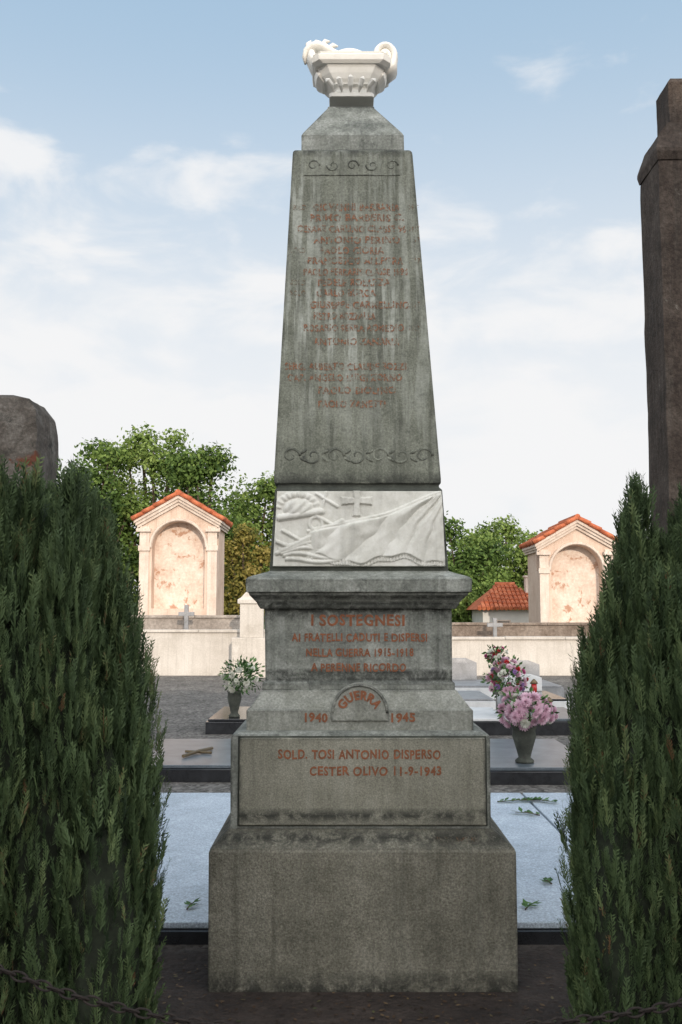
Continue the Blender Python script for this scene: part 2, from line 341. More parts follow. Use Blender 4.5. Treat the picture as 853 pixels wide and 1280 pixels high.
for s, a, b_, yc in (('GIOVANNI BARBARIA',392,500,259),('PRIMO BARBERIS C.',388,505,272),('CESARE CARLINO CLASSE 96',372,508,286),('ANTONIO PERINO',392,500,300),('PAOLO GIORIA',400,480,313),
      ('FRANCESCO ALLEGRA',385,505,326),('PAOLO FERRARIS CLASSE 1896',380,510,340),('FEDELE ROSAZZA',398,488,353),('CARLO BURGA',396,470,366),('GIUSEPPE CARMELLINO',388,512,381),
      ('PIETRO BOZZALLA',392,470,395),('ROSARIO SERRA ROMEDIO',380,505,410),('ANTONIO ZANARIA',392,500,427),('SERG. ALBERTO CLAUDE BOZZI',356,508,458),('CAP. ANGELO LUIGI ZORNO',360,503,472),('PAOLO BIOLINO',398,495,488),('PAOLO ZANETTI',398,482,505)):
    put_text(s, a, b_, yc-4.6, yc+4.6, ps, ns, m_letw, shaft, .035)
for yc in (259,286,300,326,381,410): put_text('1917', 512, 525, yc-3.4, yc+3.4, ps, ns, m_letf, shaft, .02)
for yc in (259,313,353,366): put_text('SOLD.', 366-(yc-259)*.03, 384, yc-3.2, yc+3.2, ps, ns, m_letf, shaft, .02)
# wave scroll bands carved low on the shaft
def scroll(mb, cx, cy, r, flip=1, w=.0042, amp=1):
    pts = []
    for i in range(26):
        a = i/25*2.2*math.pi; q = r*(1-.78*i/25)
        pts.append(on_plane(cx-flip*q*math.cos(a), cy+flip*q*math.sin(a)*.9, ps-ns*(w*.75), ns))
    mb.tube(pts, [w*(1-.4*i/25) for i in range(26)], 6)
sb = MB()
for i in range(7):
    cx = 364+i*27.6; scroll(sb, cx, 570, 11.5, 1 if i % 2 else -1, .010)
    for k_ in (-1, 1):
        if i < 6: sb.tube([on_plane(cx+13.8+q*4, 570+k_*(4+q*2.2), ps-ns*.007, ns) for q in (-1,0,1,1.8)], [.004,.010,.009,.003], 6)
sb.build('scroll_band', m_shaft, shaft, smooth=True)
sb = MB()
for i in range(5): scroll(sb, 392+i*24.5, 207, 8, 1 if i % 2 else -1, .006)
sb.tube([on_plane(380+k*12, 219, ps-ns*.003, ns) for k in range(11)], .004, 5)
sb.build('scroll_band', m_shaft, shaft, smooth=True)
# ---- marble relief
zb_, _, h0 = lev(337,561,714); zt_, _, h1_ = lev(344,553,612)
nr = Vector((0, -(zt_-zb_), (h0-h1_))).normalized()
if nr.y > 0: nr = -nr
pr = Vector((0, YC-h0, zb_))
NX, NY = 340, 150
def seg(px, py, x0, y0, x1, y1):
    dx, dy = x1-x0, y1-y0; t_ = max(0, min(1, ((px-x0)*dx+(py-y0)*dy)/(dx*dx+dy*dy)))
    return math.hypot(px-x0-t_*dx, py-y0-t_*dy)
def ridge(d, w, h): return h*math.sqrt(max(0, 1-(d/w)**2))
def sm(x): x = max(0, min(1, x)); return x*x*(3-2*x)
def relief(x, y):
    h = .002*noise.noise(Vector((x*.08, y*.08, 0)))
    fl = abs(x-446)*.10; fv = abs(y-627)*.10
    if abs(x-446) < 3.2+fv and 613.5 < y < 646: h = max(h, .012)
    if abs(x-446) < 19 and abs(y-627) < 3.0+fl: h = max(h, .012)
    e = ((x-374)/20)**2+((y-636)/13)**2
    if e < 1: h = max(h, .022*(1-e)**.6+.0025*math.sin((x+y)*.5))
    d_ = math.hypot((x-372)/1.2, (y-640)); an = math.atan2(640-y, x-372)
    if .1 < an < 3.0: h = max(h, ridge(abs(d_-21), 4.5, .015*(1-.4*abs(an-1.5)))+(.002*math.sin(an*22) if abs(d_-21) < 4 else 0))
    h = max(h, ridge(seg(x, y, 350, 648, 402, 640), 4.5, .019))
    h = max(h, ridge(abs(math.hypot(x-395, y-655)-8), 2.4, .010))
    for s, w_, hh_ in (((386,640,430,665),2.4,.012),((347,692,428,652),3.0,.013),((396,618,422,634),2.2,.010),((354,664,400,690),2.4,.011),((408,616,402,640),1.8,.009)): h = max(h, ridge(seg(x, y, *s), w_, hh_))
    top = 664-34*((x-384)/170.)**.9-16*sm((x-470)/90) if x > 384 else 999
    if x > 384:
        d = y-top; lower = 701+5*math.sin(x*.06)+2*math.sin(x*.17)
        if d > 0:
            ax, ay = 562, 600; an = math.atan2(y-ay, ax-x); rd = math.hypot(x-ax, y-ay)
            ph = an*15+1.9*math.sin(rd*.014+.5)+1.2*noise.noise(Vector((x*.018, y*.03, 1)))+.5*noise.noise(Vector((x*.06, y*.07, 4)))
            f_ = abs(math.sin(ph*.9)); f_ = 1-(1-f_)**1.6
            g_ = .5+.5*math.sin(ph*.61+rd*.03); k_ = .5+.5*math.sin(ph*3.1+rd*.02)
            amp = .75+.5*noise.noise(Vector((x*.02, y*.02, 9)))
            edge = sm(d/5)*sm((lower-y)/3)*sm((x-384)/12)
            h = max(h, edge*(.004+amp*(.014*f_+.003*k_)+.010*g_))
        h = max(h, ridge(abs(d-1), 2.4, .011+.004*math.sin(x*.11)))
        if lower-2 < y < lower+4: h = max(h, .007+.003*math.sin(x*1.6))
    for k in range(5):
        yy_ = 680+6*k-3+(6-k)*math.sin((x-345)*.085+k*.8)
        if 345+k*3 < x < 388+9*k: h = max(h, ridge(abs(y-yy_), 2.8, .012))
    return h
H_ = np.zeros((NY, NX)); XY = {}
for j in range(NY):
    y = 708.5-(708.5-614)*j/(NY-1); tt = j/(NY-1); xl, xr = 341+5.5*tt, 557-5*tt
    for i in range(NX):
        x = xl+(xr-xl)*i/(NX-1); XY[j, i] = (x, y); H_[j, i] = relief(x, y)
for _ in range(1):
    Hp = np.pad(H_, 1, mode='edge'); H_ = (Hp[1:-1,1:-1]*2+Hp[:-2,1:-1]+Hp[2:,1:-1]+Hp[1:-1,:-2]+Hp[1:-1,2:])/6
hv = []; hf = []
for j in range(NY):
    for i in range(NX):
        q = on_plane(*XY[j, i], pr, nr); e = min(i, NX-1-i, j, NY-1-j)
        hv.append(q + nr*((.014+H_[j, i]) if e > 0 else -.004))
for j in range(NY-1):
    for i in range(NX-1): hf.append((j*NX+i, j*NX+i+1, (j+1)*NX+i+1, (j+1)*NX+i))
rel = mesh('marble_relief', hv, hf, m_marble, root, smooth=True)
tag(rel, 'white marble relief of a helmet, swords, a cross and a draped flag')
# ---- marble oil lamp
YL = YC
def LE(xl, xr, py, d=1.0, p=2.0, n=40, gad=0):
    a, b_ = P(xl, py, YL), P(xr, py, YL); hw = (b_.x-a.x)/2; cx = (a.x+b_.x)/2; out_ = []
    for k_ in range(n):
        t_ = 2*math.pi*k_/n; c_, s_ = math.cos(t_), math.sin(t_); g_ = 1+gad*(k_ % 2)
        out_.append((cx+hw*g_*math.copysign(abs(c_)**(2/p), c_), YL+hw*d*g_*math.copysign(abs(s_)**(2/p), s_), a.z))
    return out_
def LO(xl, xr, py, d=.8, ch=.35):   # chamfered square ring
    a, b_ = P(xl, py, YL), P(xr, py, YL); hw = (b_.x-a.x)/2; cx = (a.x+b_.x)/2; hd = hw*d; c_ = min(hw, hd)*ch
    return [(cx+x_, YL+y_, a.z) for x_, y_ in ((-hw+c_,-hd),(hw-c_,-hd),(hw,-hd+c_),(hw,hd-c_),(hw-c_,hd),(-hw+c_,hd),(-hw,hd-c_),(-hw,-hd+c_))]
lb = MB(); lb.loft([LO(412,467,134.5,1,.1),LO(412,467,130,1,.1),LO(415,464,128,1,.12),LO(419,460,123,1,.2),LO(419,460,120,1,.2),LO(415,465,118,1,.2),LO(415,465,116.5,1,.2)]); foot = lb.build('lamp_foot', m_marbl2, root, bev=.003)
lb = MB(); lb.loft([LO(415,465,116.5,.9,.25),LO(409,470,112,.86,.3),LO(403,475,106,.8,.35),(LO(400,478,100,.78,.35)),LO(398,480,97,.78,.35)]); lb.loft([LO(395,483,97.3,.76,.3),LO(391,487,94,.76,.25),LO(390,488,88,.76,.25),LO(393,485,86,.76,.25),LO(392,486,84,.76,.25),LO(396,482,82.5,.76,.25)])
for x0, ln_ in ((418,.8),(428,1.),(438.5,1.2),(449,1.),(459,.8)):  # carved leaves fanning up the bowl
    a = P(x0, 113, YL-.12); dx = (x0-438.5)*.0012
    lb.tube([(a.x, YL-.112, a.z-.01), (a.x+dx*.6, YL-.142, a.z+.018), (a.x+dx*1.4, YL-.158, a.z+.045*ln_), (a.x+dx*1.8, YL-.155, a.z+.058*ln_)], [.004,.014,.016,.004], 8)
for x0 in (400, 477):
    s_ = 1 if x0 > 440 else -1; lb.tube([P(x0-6*s_,110,YL), P(x0,104,YL), P(x0+3*s_,98,YL)], [.018,.026,.020], 10, flat=3.6)
lamp = lb.build('lamp_body', m_marbl2, root, bev=.003)
lb = MB(); a = P(437, 83, YL); k = P(439,84,YL).x-P(438,84,YL).x
lb.lathe([(.0001+29*k,0),(30*k,1.2*k),(27*k,3*k),(24*k,4*k),(25*k,6*k),(23*k,10*k),(18*k,13.5*k),(11*k,15.8*k),(4*k,16.8*k),(.4*k,17.2*k)], a, 28)
lb.build('lamp_lid', m_marbl2, root, smooth=True)
lb = MB(); pts = []; rad = []
for x, y in ((476,95),(484,95),(491,90)): pts.append(P(x,y,YL)); rad.append(.028)
for i in range(40):
    a_ = -.45+i/39*3.3*math.pi; q = 13.5*(1-.80*i/39); pts.append(P(480+q*math.cos(a_), 73-q*math.sin(a_)*1.08, YL)); rad.append(.021-.006*i/39)
lb.tube(pts, rad, 10, flat=3.0); lb.tube([P(480,73,YL)+Vector((0,-.058,0)), P(480,73,YL)+Vector((0,.058,0))], [.012,.012], 10); lb.build('lamp_handle', m_marbl2, root, smooth=True)
lb = MB()
pts = [P(*q, YL) for q in ((412,98),(402,92),(395,84),(390,76),(390,67))]
lb.tube(pts, [.044,.044,.038,.032,.020], 12, flat=2.2)
pts = [P(*q, YL) for q in ((382,80),(381,72),(383,65),(389,60),(397,59),(405,61),(412,65),(419,67),(427,68))]
lb.tube(pts, [.006,.014,.019,.025,.027,.027,.024,.018,.010], 12, flat=1.7)
for q0, q1, q2 in (((386,62),(385,56),(389,51)),((393,58),(396,53),(401,52)),((404,57),(407,52),(413,52)),((411,62),(417,57),(423,58))):
    lb.tube([P(*q0,YL), P(*q1,YL), P(*q2,YL)], [.016,.013,.003], 8, flat=1.6)
lb.build('lamp_flame', m_marbl2, root, smooth=True)
# ================================================================ CONIFER SHRUBS
def spray_tpl(seed):
    r = np.random.default_rng(seed); vs = []; fs = []
    def strip(a, b_, w):
        a = np.array(a); b_ = np.array(b_); d = b_-a; n = np.array([d[2], 0, -d[0]]); n = n/np.linalg.norm(n)*w
        o = len(vs); m_ = a+d*.45; vs.extend([a-n*.35, m_-n*.5+np.array([0,.01,0]), b_, m_+n*.5-np.array([0,.01,0])]); fs.append((o, o+1, o+2, o+3))
    strip([0,0,0], [0,0,1.0], .028)
    for i in range(9):
        z = .06+.09*i
        for s in (-1, 1):
            l = .27*(1-.5*i/9)*r.uniform(.7, 1.2); a = r.uniform(.28, .65); yy_ = r.uniform(-.08, .08)
            strip([0,0,z+ (0.04 if s > 0 else 0)], [s*l*math.sin(a), yy_, z+l*math.cos(a)], .032)
            if i < 6 and r.random() < .8:
                b_ = [s*l*.45*math.sin(a), yy_/2, z+l*.45*math.cos(a)]
                strip(b_, [b_[0]+s*l*.12, yy_, b_[2]+l*.6], .028)
    return np.array(vs), np.array(fs)
TPL = [spray_tpl(s) for s in range(4)]
def cprof(z):
    return np.where(z < .68, .80+.20*np.sin(np.minimum(z, .68)/.68*math.pi/2), np.maximum(0.0, 1-np.maximum(0, (z-.68)/.33)**2.8)**.6)
def conifer(name, leaders, label, nper, tips):
    loc = Vector((leaders[0][0], leaders[0][1], 0))
    rt = empty(name, loc, label, 'conifer shrub')
    V = []; Fc = []; T = []; o = 0
    for li, (x, y, r0, H, lx, ly) in enumerate(list(leaders)+list(tips)):
        tip = li >= len(leaders)
        n = int(nper*r0*(H if not tip else 1.1)*(1 if not tip else 1.1))
        zz = rng.random(n)**.9; th = rng.random(n)*2*math.pi
        if tip: zz = .45+.55*zz
        lump = 1+.12*np.sin(th*3+zz*4+li)+.08*np.sin(th*8-zz*6+li*2)
        depth = 1-.30*rng.random(n)**1.8
        pf = cprof(zz) if not tip else np.clip((1-zz)/.3, 0, 1)**.5
        rr_ = r0*pf*lump*depth
        px_ = x+lx*zz+rr_*np.cos(th); py_ = y+ly*zz+rr_*np.sin(th); pz = .02+zz*H
        ln = rng.uniform(.07, .165, n)*(1+.2*(zz > .85))
        tilt = rng.uniform(.02, .55, n)*(1-zz*.6); az = th+rng.normal(0, .7, n)
        ax = np.stack([np.sin(tilt)*np.cos(az), np.sin(tilt)*np.sin(az), np.cos(tilt)], 1)
        pa = rng.random(n)*2*math.pi; ref = np.stack([np.cos(pa), np.sin(pa), 0*pa], 1)
        sx = ref-ax*np.sum(ref*ax, 1, keepdims=True); sx /= np.linalg.norm(sx, axis=1, keepdims=True); sy = np.cross(ax, sx)
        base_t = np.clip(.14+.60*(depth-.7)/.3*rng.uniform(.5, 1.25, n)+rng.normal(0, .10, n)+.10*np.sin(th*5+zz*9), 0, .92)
        brown = rng.random(n) < .006; base_t = np.where(brown, 1.0, base_t); ln = np.where(brown, ln*.7, ln)
        for k in range(4):
            s = np.arange(n) % 4 == k; tv, tf = TPL[k]; m_ = s.sum()
            W = (np.stack([px_, py_, pz], 1)[s][:, None, :] + ln[s][:, None, None]*(tv[None, :, 0:1]*sx[s][:, None, :]+tv[None, :, 1:2]*sy[s][:, None, :]+tv[None, :, 2:3]*ax[s][:, None, :]))
            V.append(W.reshape(-1, 3)); Fc.append((tf[None]+(np.arange(m_)*len(tv))[:, None, None]).reshape(-1, 4)+o)
            T.append(np.clip(np.repeat(base_t[s], len(tf))+np.where(np.repeat(base_t[s], len(tf)) > .99, 0, rng.uniform(-.1, .06, m_*len(tf))), 0, 1)); o += m_*len(tv)
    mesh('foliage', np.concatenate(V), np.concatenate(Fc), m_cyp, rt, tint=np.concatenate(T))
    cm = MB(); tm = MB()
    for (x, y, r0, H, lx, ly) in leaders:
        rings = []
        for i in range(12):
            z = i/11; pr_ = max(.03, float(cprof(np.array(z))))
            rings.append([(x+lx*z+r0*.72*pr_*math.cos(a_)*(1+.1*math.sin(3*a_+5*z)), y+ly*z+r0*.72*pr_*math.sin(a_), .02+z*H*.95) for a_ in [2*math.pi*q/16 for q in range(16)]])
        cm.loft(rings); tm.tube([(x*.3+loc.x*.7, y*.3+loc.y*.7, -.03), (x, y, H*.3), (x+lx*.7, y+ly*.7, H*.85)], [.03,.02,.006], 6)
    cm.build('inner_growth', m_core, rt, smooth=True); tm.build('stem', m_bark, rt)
def mktips(x0, x1, y0, y1, h, n, seed, dh=.14):
    r = random.Random(seed); return [(r.uniform(x0, x1), r.uniform(y0, y1), r.uniform(.06,.11), r.uniform(h-dh, h), r.uniform(-.03,.03), 0) for _ in range(n)]
conifer('conifer_shrub', [(-1.30,3.95,.40,1.96,.02,.02),(-1.03,4.0,.29,1.93,-.08,.03),(-1.52,3.75,.34,1.94,0,0),(-1.06,3.72,.29,1.86,-.10,.06),(-.90,3.85,.24,1.62,-.10,.04),(-1.35,3.55,.28,1.80,0,.08),(-.81,3.68,.18,1.25,-.08,.05),(-1.22,4.2,.26,1.98,.0,0),(-1.68,4.0,.34,1.92,0,0),(-.82,3.60,.17,.95,-.03,.05)],
        'dense grey green upright conifer shrub with brown tips left of the memorial', 5200, mktips(-1.6,-.98,3.6,4.2,2.08,26,1,.18)+[(-.96,3.9,.09,1.98,-.02,0),(-.90,3.9,.09,1.80,-.03,0),(-.84,3.85,.08,1.62,-.03,0),(-1.02,3.95,.09,2.05,-.02,0),(-.78,3.75,.08,1.42,-.03,0)])
conifer('conifer_shrub', [(1.42,3.95,.33,1.86,.04,.02),(1.12,4.0,.20,1.55,.02,.03),(1.60,3.8,.32,1.93,0,0),(1.16,3.74,.23,1.45,.05,.06),(1.03,3.85,.18,1.22,.04,.04),(1.42,3.55,.27,1.66,0,.08),(1.00,3.68,.15,.98,.02,.05),(1.30,4.2,.20,1.70,-.02,0),(1.52,3.95,.16,1.98,0,0),(1.00,3.75,.14,.7,0,0)],
        'grey green conifer shrub right of the memorial below the tall brown pillar', 5400, [(1.20,3.95,.12,2.04,-.02,0),(1.17,3.92,.10,1.92,-.02,0),(1.08,3.9,.11,1.70,0,0),(1.28,4.0,.09,1.80,0,0),(1.00,3.85,.10,1.44,-.01,0),(1.44,3.9,.15,2.08,0,0),(1.34,3.8,.10,1.88,0,0),(1.54,3.9,.14,2.08,0,0),(1.20,3.7,.11,1.66,0,0),(1.45,3.6,.12,1.82,0,0),(.95,3.8,.08,1.18,0,0)]+mktips(1.4,1.75,3.7,4.2,2.07,8,3))
# ================================================================ PILLARS
def rough_stack(rings_, sub, amp, seed, name, m, parent):
    n = 10; rs = []
    for (x0, x1, y0, y1, z) in rings_:
        r = []
        for k in range(4):
            a = ((x0,y0),(x1,y0),(x1,y1),(x0,y1))[k]; b_ = ((x1,y0),(x1,y1),(x0,y1),(x0,y0))[k]
            for i in range(n): r.append(Vector((a[0]+(b_[0]-a[0])*i/n, a[1]+(b_[1]-a[1])*i/n, z)))
        rs.append(r)
    full = []
    for i in range(len(rs)-1):
        k = max(1, int(abs(rings_[i+1][4]-rings_[i][4])/sub))
        for q in range(k): full.append([rs[i][j].lerp(rs[i+1][j], q/k) for j in range(4*n)])
    full.append(rs[-1])
    out = [[p + Vector((noise.noise(p*5+Vector((seed,0,0))), noise.noise(p*5+Vector((0,seed,9))), noise.noise(p*5+Vector((4,0,seed)))*.6))*amp + Vector((noise.noise(p*19), noise.noise(p*19+Vector((7,7,7))), 0))*amp*.4 for p in r] for r in full]
    mb = MB(); mb.loft(out); return mb.build(name, m, parent, smooth=False)
YP = 5.4; DP = .34; YB = YP+DP
rt = empty('stone_pillar', (2.1, YP+.17, 0), 'tall dark brown stone pillar with projecting cap rising behind the right conifer', 'pillar')
xs0 = P(812, 600, YB).x
x1 = xs0+.62
zA = P(795,200,YP+.1).z; zB = P(817,158,YP+.1).z; zt = P(818,95,YP+.05).z
xc = P(797,195,YB).x; xn = P(820,120,YB-.06).x
rough_stack([(xs0,x1,YP,YB,-.05),(xs0-.0,x1,YP,YB,zA-.05)], .08, .006, 3, 'shaft', m_pillar, rt)
rough_stack([(xs0-.004,x1+.01,YP-.004,YB+.004,zA-.045),(xc,x1+.03,YP-.02,YB+.02,zA),(xc,x1+.03,YP-.02,YB+.02,zA+.02),(xs0+.02,x1-.04,YP+.03,YB-.03,zB-.08),(xn-.01,x1-.08,YP+.05,YB-.05,zB)], .03, .006, 8, 'cap', m_pillar, rt)
rough_stack([(xn,x1-.12,YP+.06,YB-.06,zB-.01),(xn,x1-.12,YP+.06,YB-.06,zt-.03),(xn+.02,x1-.15,YP+.08,YB-.08,zt)], .05, .006, 5, 'finial_block', m_pillar, rt)
YW = 6.2; DW = .5
xw = P(73,560,YW+DW).x; zw = P(40,497,YW+.2).z
rt = empty('stone_pillar', (xw-.5, YW+.25, 0), 'short rough grey stone pillar with worn plaster behind the left conifer', 'pillar')
rough_stack([(xw-1.1,xw,YW,YW+DW,-.05),(xw-1.1,xw,YW,YW+DW,zw-.2),(xw-1.09,xw-.012,YW+.01,YW+DW-.01,zw-.11),(xw-1.05,xw-.06,YW+.04,YW+DW-.04,zw-.04),(xw-.95,xw-.17,YW+.1,YW+DW-.1,zw-.01),(xw-.8,xw-.3,YW+.2,YW+DW-.2,zw)], .06, .022, 12, 'shaft', m_ruin, rt)
# ================================================================ GRAVES
def grave(x0, x1, y0, y1, h, mslab, mk, label, head=0, mh=None, group=None, name='grave', ins=.03):
    rt = empty(name, ((x0+x1)/2, y0, 0), label, 'grave', group)
    a = MB(); a.box(x0, x1, y0, y1, -.02, h-.035); a.build('kerb', mk, rt, bev=.006)
    a = MB(); a.box(x0+ins, x1-ins, y0+.03, y1-.03, h-.032, h); a.build('slab', mslab, rt, bev=.006)
    if head:
        a = MB(); xm = (x0+x1)/2; w = (x1-x0)*.36
        a.loft([[(xm-w, y1-.18, h+.002), (xm+w, y1-.18, h+.002), (xm+w, y1-.08, h+.002), (xm-w, y1-.08, h+.002)],
                [(xm-w, y1-.17, h+head*.8), (xm+w, y1-.17, h+head*.8), (xm+w, y1-.08, h+head*.8), (xm-w, y1-.08, h+head*.8)],
                [(xm-w*.4, y1-.16, h+head), (xm+w*.4, y1-.16, h+head), (xm+w*.4, y1-.08, h+head), (xm-w*.4, y1-.08, h+head)]])
        a.build('headstone', mh or mslab, rt, bev=.008)
    return rt
g0 = G(240,1155,.1).y; g1 = G(240,990,.1).y
grave(-1.85,-.62,g0,g1,.1,m_granl,m_black,'broad pale blue grey granite grave left of the memorial base')
grave(.83,1.553,g0,g1,.1,m_granl,m_black,'pale blue grey granite grave right of the memorial base, strewn with green sprigs', ins=.008)
grave(1.558,2.6,g0,g1,.1,m_granl,m_black,'pale granite grave half hidden behind the right conifer', ins=.008)
a0 = G(240,957,.16).y; a1 = G(240,923,.16).y
rt = grave(-2.2,-1.0,a0,a1,.16,m_dkgran,m_black,'dark glossy grave with black kerb and bronze branch, left beyond the gravel strip')
a = MB(); a.tube([(-1.62,a0+.5,.18),(-1.5,a0+.8,.19),(-1.4,a0+1.1,.18)], .018, 6); a.tube([(-1.65,a0+.85,.18),(-1.36,a0+.75,.18)], .014, 6); a.build('bronze_branch', m_brass, rt)
grave(1.25,2.55,a0-.15,a1,.16,m_dkgran,m_black,'dark grave with black kerb carrying the dark flower urn, right of the memorial')
b0 = G(240,918,0).y
grave(-1.84,-.8,b0,b0+1.9,.2,m_black,m_black,'low black grave with a vase of white flowers, left of the memorial')
grave(1.35,2.3,13.6,15.3,.22,m_whiteg,m_black,'white marble grave with black kerb behind the pink chrysanthemums',.0)
grave(2.5,3.4,13.6,15.3,.22,m_dkgran,m_black,'dark grave with black kerb beside the white marble grave',.0)
grave(1.6,2.5,16.3,18.1,.25,m_greyg,m_whiteg,'grey granite grave with pale kerb, nearer the memorial, third row right',.0)
grave(2.8,3.7,16.3,18.1,.25,m_black,m_whiteg,'black grave with white kerb, third row right',.3,m_whiteg)
grave(1.95,2.95,19.2,21.0,.25,m_greyg,m_whiteg,'small grey grave with upright headstone, nearest the far white wall',.45,m_greyg)
grave(3.25,4.25,19.2,21.0,.25,m_greyg,m_greyg,'all grey granite grave with headstone near the far wall',.4,m_greyg)
def cross(base_, h, w, th, m, label, name='grave_cross', foot=True):
    rt = empty(name, base_, label, 'cross'); x, y, z = base_
    a = MB(); a.box(x-th/2, x+th/2, y-th/2, y+th/2, z, z+h); a.box(x-w/2, x+w/2, y-th/2+.003, y+th/2-.003, z+h*.62, z+h*.62+th); a.build('cross_body', m, rt, bev=th*.12)
    if foot:
        a = MB(); a.loft([[(x-q, y-q, z_), (x+q, y-q, z_), (x+q, y+q, z_), (x-q, y+q, z_)] for q, z_ in ((th*1.6, z-.02), (th*1.5, z+h*.1), (th*.8, z+h*.14))]); a.build('foot', m, rt)
# ================================================================ FAR WALLS, CROSSES
def coped(name, x0, x1, y, th, z1, mw, mc, label):
    rt = empty(name, ((x0+x1)/2, y, 0), label, 'wall')
    a = MB(); a.box(x0, x1, y, y+th, -.05, z1-.08); a.build('wall_body', mw, rt)
    a = MB(); n = max(1, int((x1-x0)/1.5))
    for i in range(n): q0 = x0-.02+(x1-x0+.04)*i/n; q1 = x0-.02+(x1-x0+.04)*(i+1)/n; a.box(q0+.004, q1-.004, y-.05, y+th+.05, z1-.078+random.uniform(0,.006), z1+random.uniform(-.006,.006))
    a.build('coping', mc, rt, bev=.012)
yw = 26.3
coped('cemetery_wall', -9, -2.0, yw, .3, P(260,787,yw).z, m_wall, m_wall, 'pale rendered low cemetery wall left of the memorial')
coped('cemetery_wall', -1.98, 9, yw, .3, P(640,796,yw).z, m_wall, m_wall, 'pale rendered low cemetery wall right of the memorial, in front of the red roofed house')
coped('rubble_wall', -9, -2.4, 27.7, .35, P(240,769,27.7).z, m_back2, m_back2, 'grey brown stone wall behind the left pale wall, below the left chapel')
coped('rubble_wall', 2.4, 9, 27.7, .35, P(640,778,27.7).z, m_back, m_back, 'brown stone wall behind the right pale wall')
q = P(233,787,26.9); cross((q.x, 26.9, q.z-.12), .78, .42, .11, m_greyg, 'small grey stone cross rising over the left cemetery wall')
q = P(619,797,26.9); cross((q.x, 26.9, q.z-.1), .62, .42, .10, m_greyg, 'small stone cross rising over the right cemetery wall')
q = P(315,790,25.7); rt = empty('tombstone', (q.x, 25.7, 0), 'stepped white marble tombstone before the left cemetery wall, next to the memorial', 'tombstone')
a = MB(); x = q.x
def tl(hw, d, z): return [(x-hw, 25.7-d, z), (x+hw, 25.7-d, z), (x+hw, 25.7+d, z), (x-hw, 25.7+d, z)]
a.loft([tl(.5,.16,-.02), tl(.5,.16,1.0)]); a.build('base', m_wall, rt, bev=.02)
a = MB(); a.loft([tl(.30,.1,1.0), tl(.30,.1,1.85), tl(.36,.14,1.87), tl(.36,.14,1.97), tl(.28,.1,2.02), tl(.1,.08,2.22)]); a.build('stele', m_wall, rt, bev=.01)
